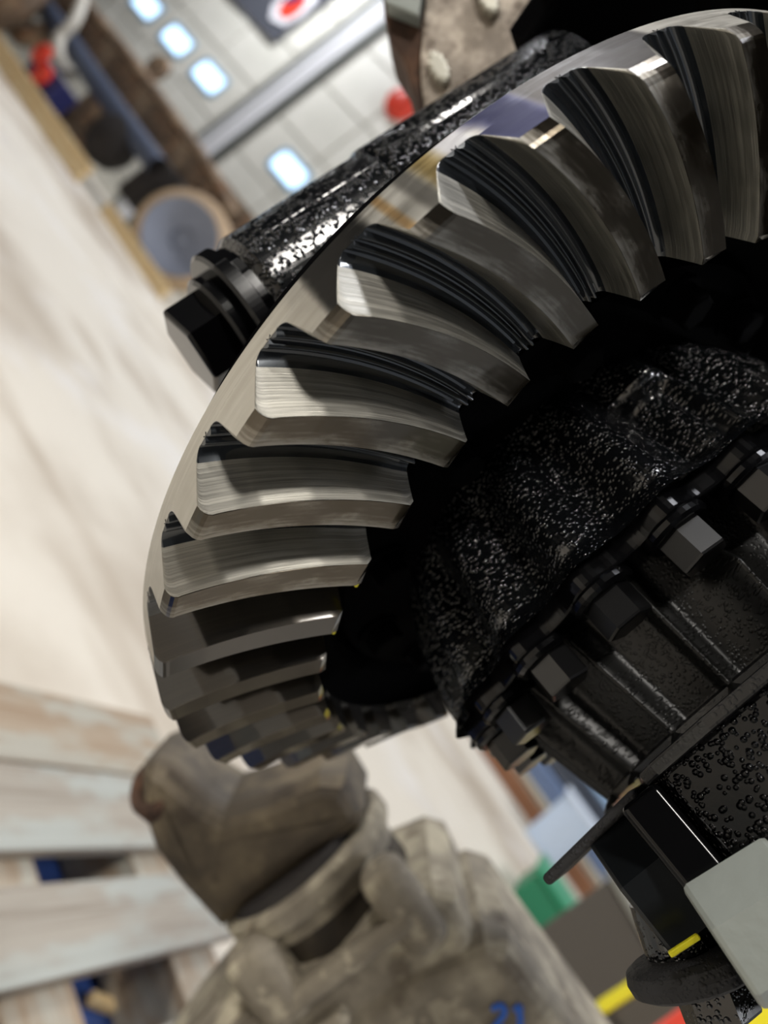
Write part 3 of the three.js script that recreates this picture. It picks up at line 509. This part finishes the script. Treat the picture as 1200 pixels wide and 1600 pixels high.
{
  // rusty truck frame along the doors
  const t = along('truck_frame', 'long rusty truck frame with a dark tube, brackets and a wheel at its right end', 'vehicle frame', -5.2, 0, 5.45);
  part('side_rail', merge([rbox(6.0, 0.30, 0.05, 0.01).translate(-2.9, 0.93, 0), rbox(6.0, 0.04, 0.2, 0.01).translate(-2.9, 1.08, -0.08), rbox(6.0, 0.04, 0.2, 0.01).translate(-2.9, 0.79, -0.08)]), M.rust, t, 'tan brown rusted rail');
  part('rail_flange', tube([V(-4.2, 1.12, 0.05), V(-3, 1.13, 0.06), V(-1.9, 1.1, 0.06), V(-0.8, 1.05, 0.05), V(-0.2, 0.95, 0.05)], 0.05, 30, 8), M.rust, t);
  part('axle_tube', tube([V(-5.2, 0.72, 0.15), V(-3.6, 0.72, 0.2), V(-2.5, 0.68, 0.22), V(-1.1, 0.66, 0.2)], 0.11, 30, 16), M.blueIron, t, 'dark blue-grey axle tube');
  part('axle_bowl', lathe([[0, -0.2], [0.16, -0.18], [0.26, -0.08], [0.28, 0.02], [0.24, 0.12], [0.1, 0.18], [0, 0.18]], 40), M.darkIron, t).position.set(-1.75, 0.45, 0.2);
  part('bracket', merge([rbox(0.34, 0.5, 0.16, 0.03).translate(-2.35, 0.34, 0.15), rbox(0.5, 0.14, 0.2, 0.04).translate(-2.1, 0.16, 0.18)]), M.rust, t);
  part('bracket', merge([rbox(0.3, 0.55, 0.18, 0.03).translate(-1.1, 0.5, 0.12), rbox(0.18, 0.34, 0.2, 0.04).translate(-0.75, 0.6, 0.12)]), M.darkIron, t);
  part('ear', lathe([[0.05, -0.04], [0.13, -0.04], [0.14, 0], [0.13, 0.04], [0.05, 0.04], [0.05, -0.04]], 32), M.rust, t).position.set(-2.45, 1.28, 0.02);
  for (const [x, y] of [[-0.55, 0.92], [-0.85, 0.86], [-1.6, 0.92], [-2.9, 0.95]]) part('rivet', lathe([[0.06, 0], [0.06, 0.02], [0.035, 0.05], [0, 0.055]], 24), M.rust, t).position.set(x, y, 0.03);
  part('spring_shackle', tube([V(-4.4, 0.55, 0.2), V(-4.1, 0.35, 0.25), V(-3.8, 0.35, 0.25), V(-3.7, 0.6, 0.2)], 0.1, 20, 10), M.rust, t);
  part('spring_leaf', rbox(1.6, 0.09, 0.12, 0.02).translate(-4.9, 0.5, 0.1), M.darkIron, t);
  const w = part('wheel', lathe([[0.18, -0.14], [0.30, -0.16], [0.38, -0.15], [0.425, -0.12], [0.44, -0.06], [0.44, 0.06], [0.425, 0.12], [0.38, 0.15], [0.34, 0.16], [0.32, 0.12], [0.27, 0.02], [0.18, 0.02], [0.18, -0.14]], 64, 0, 2 * Math.PI, 0.7), flat(0xb29a7d, 0.8), t, 'dusty tan wheel with a grey hollow centre'); w.position.set(-0.17, 0.442, 0.22); w.rotation.y = 0.5;
  part('wheel_hub', lathe([[0.0, 0.0], [0.1, 0.0], [0.12, 0.05], [0.2, 0.07], [0.33, 0.165], [0.345, 0.166]], 48), flat(0x7a7f8c, 0.5), w, 'blue-grey wheel centre');
}
{
  const t = along('oil_carton', 'dark blue carton with two round red caps behind the tan plank', 'box', -7.72, 0, 4.95);
  part('carton', rbox(0.55, 0.42, 0.25, 0.02).translate(0, 0.22, 0), M.navy, t);
  for (const [x, y] of [[-0.22, 0.42], [0.02, 0.30]]) part('red_cap', lathe([[0.115, 0], [0.115, 0.03], [0.09, 0.05], [0, 0.055]], 32), M.red, t, 'round red cap').position.set(x, y, 0.125);
  const h = along('pale_hose', 'pale grey curved hose draped over the rusty truck frame at the upper left', 'hose', -8.2, 0, 5.15);
  part('hose', tube([V(-0.9, 1.1, 0.05), V(-0.5, 1.12, 0.1), V(-0.15, 0.85, 0.14), V(-0.1, 0.66, 0.14), V(0.15, 0.52, 0.12), V(0.4, 0.52, 0.1)], 0.06, 40, 12), flat(0xb9b4a8, 0.5), h);
  const r = along('tyre', 'old dark brown tyre leaning by the truck frame at the upper left corner', 'tyre', -9.35, 0.0, 4.92);
  const w = part('tyre_ring', new THREE.TorusGeometry(0.4, 0.15, 16, 40), M.rust, r); w.position.set(0, 0.55, 0.0);
}
// ---------------------------------------------------------------- stacked things along the wall, right of the gearbox
{
  const spec = [[0, 0.0, 0.16, 0xd5cdb8, 'cream'], [0.03, 0.165, 0.14, 0x7f96bd, 'grey-blue'], [-0.02, 0.31, 0.15, 0x4a5260, 'dark grey'], [0.02, 0.465, 0.2, 0xa9c8e8, 'pale blue'], [0, 0.67, 0.2, 0xb9c3c0, 'pale grey-green']];
  const p = hit(850, 1190, 6.0), e0 = eOf(p);
  const order = ['lowest of its stack', 'second from the bottom of its stack', 'third from the bottom of its stack', 'fourth from the bottom of its stack', 'topmost of its stack'];
  spec.forEach(([dx, y, h, c, w], i) => {
    const t = along('storage_box', `${w} flat storage box by the garage wall, ${order[i]}`, 'box', e0 + 0.35 + dx, y, 6.0);
    part('box_body', rbox(1.0, h - 0.045, 0.5, 0.02).translate(0, (h - 0.045) / 2, 0), flat(c, 0.35), t);
    part('box_lid', rbox(1.04, 0.04, 0.54, 0.012).translate(0, h - 0.022, 0), flat(c, 0.3), t);
  });
  const b = along('blue_board', 'navy blue upright panel at the left end of the stacked storage boxes', 'panel', e0 - 0.25, 0, 6.05); part('panel', rbox(0.08, 0.62, 0.5, 0.01).translate(0, 0.31, 0), flat(0x33415f, 0.5), b);
  const o = along('brown_board', 'long orange-brown board lying on the floor in front of the stacked boxes', 'plank', e0 + 0.35, 0, 5.6); part('board', rbox(1.6, 0.11, 0.12, 0.01).translate(0, 0.055, 0), flat(0x8a5c3c, 0.6), o);
  const wb = along('white_bin', 'glossy pale blue-white bin on the floor right of the stacked boxes', 'bin', eOf(hit(890, 1290, 5.2)), 0, 5.2);
  part('bin_body', metric(new THREE.CylinderGeometry(0.22, 0.18, 0.36, 4, 1).rotateY(Math.PI / 4).translate(0, 0.18, 0)), flat(0xcfe0f6, 0.3), wb); part('bin_rim', rbox(0.36, 0.03, 0.36, 0.01).translate(0, 0.36, 0), flat(0xdfeafa, 0.3), wb);
  const gb = along('green_crate', 'low green plastic crate on the floor behind the grey cabinet', 'crate', eOf(hit(915, 1405, 3.6)), 0, 3.6);
  part('crate_body', rbox(0.5, 0.14, 0.35, 0.02).translate(0.05, 0.075, 0), flat(0x1f7a55, 0.5), gb); part('crate_rim', rbox(0.54, 0.03, 0.39, 0.01).translate(0.05, 0.155, 0), flat(0x258a62, 0.5), gb);
  const cb = thing('tool_cabinet', 'dark grey-brown metal cabinet at the lower right behind the gearbox', 'cabinet', at(1010, 1520, 1.6).setY(0)); cb.rotation.y = 0.1;
  part('carcass', rbox(0.36, 0.46, 0.3, 0.01).translate(0.06, 0.235, 0), flat(0x4c463e, 0.5, 0.2), cb); part('top', rbox(0.38, 0.02, 0.32, 0.006).translate(0.06, 0.475, 0), flat(0x8a8a80, 0.4, 0.3), cb);
  for (const y of [0.12, 0.27, 0.4]) part('drawer', rbox(0.33, 0.12, 0.012, 0.004).translate(0.06, y - 0.0, 0.155), flat(0x5a5349, 0.5, 0.2), cb);
}
{
  const t = thing('fuel_can', 'yellow plastic container with a red lower half at the bottom right corner', 'container', at(1238, 1612, 0.75).setY(0.12)); t.rotation.y = 0.6;
  const y = at(1150, 1560, 0.75).y - 0.12;
  part('can_body', rbox(0.16, y - 0.02, 0.1, 0.02).translate(0, (y - 0.02) / 2, 0), M.red, t); part('can_top', rbox(0.17, 0.10, 0.11, 0.02).translate(0, y + 0.022, 0), flat(0xe3d416, 0.4), t, 'yellow top');
  const s = thing('yellow_strap', 'narrow yellow strap hanging in front of the grey cabinet', 'strap', V(0, 0, 0));
  part('webbing', bar(at(938, 1575, 0.95), at(1000, 1535, 0.95), 0.018, 0.006, 0.002), flat(0xd2c920, 0.6), s); part('webbing_end', bar(at(880, 1600, 0.95), at(938, 1575, 0.95), 0.018, 0.006, 0.002), flat(0xc9c24a, 0.6), s);
  const b = thing('timber', 'tan timber batten leaning in the shadow at the bottom right', 'batten', V(0, 0, 0));
  part('batten', bar(at(850, 1490, 1.1), at(925, 1610, 1.1), 0.03, 0.03, 0.004), M.plank, b);
}
renderer.render(scene, camera);
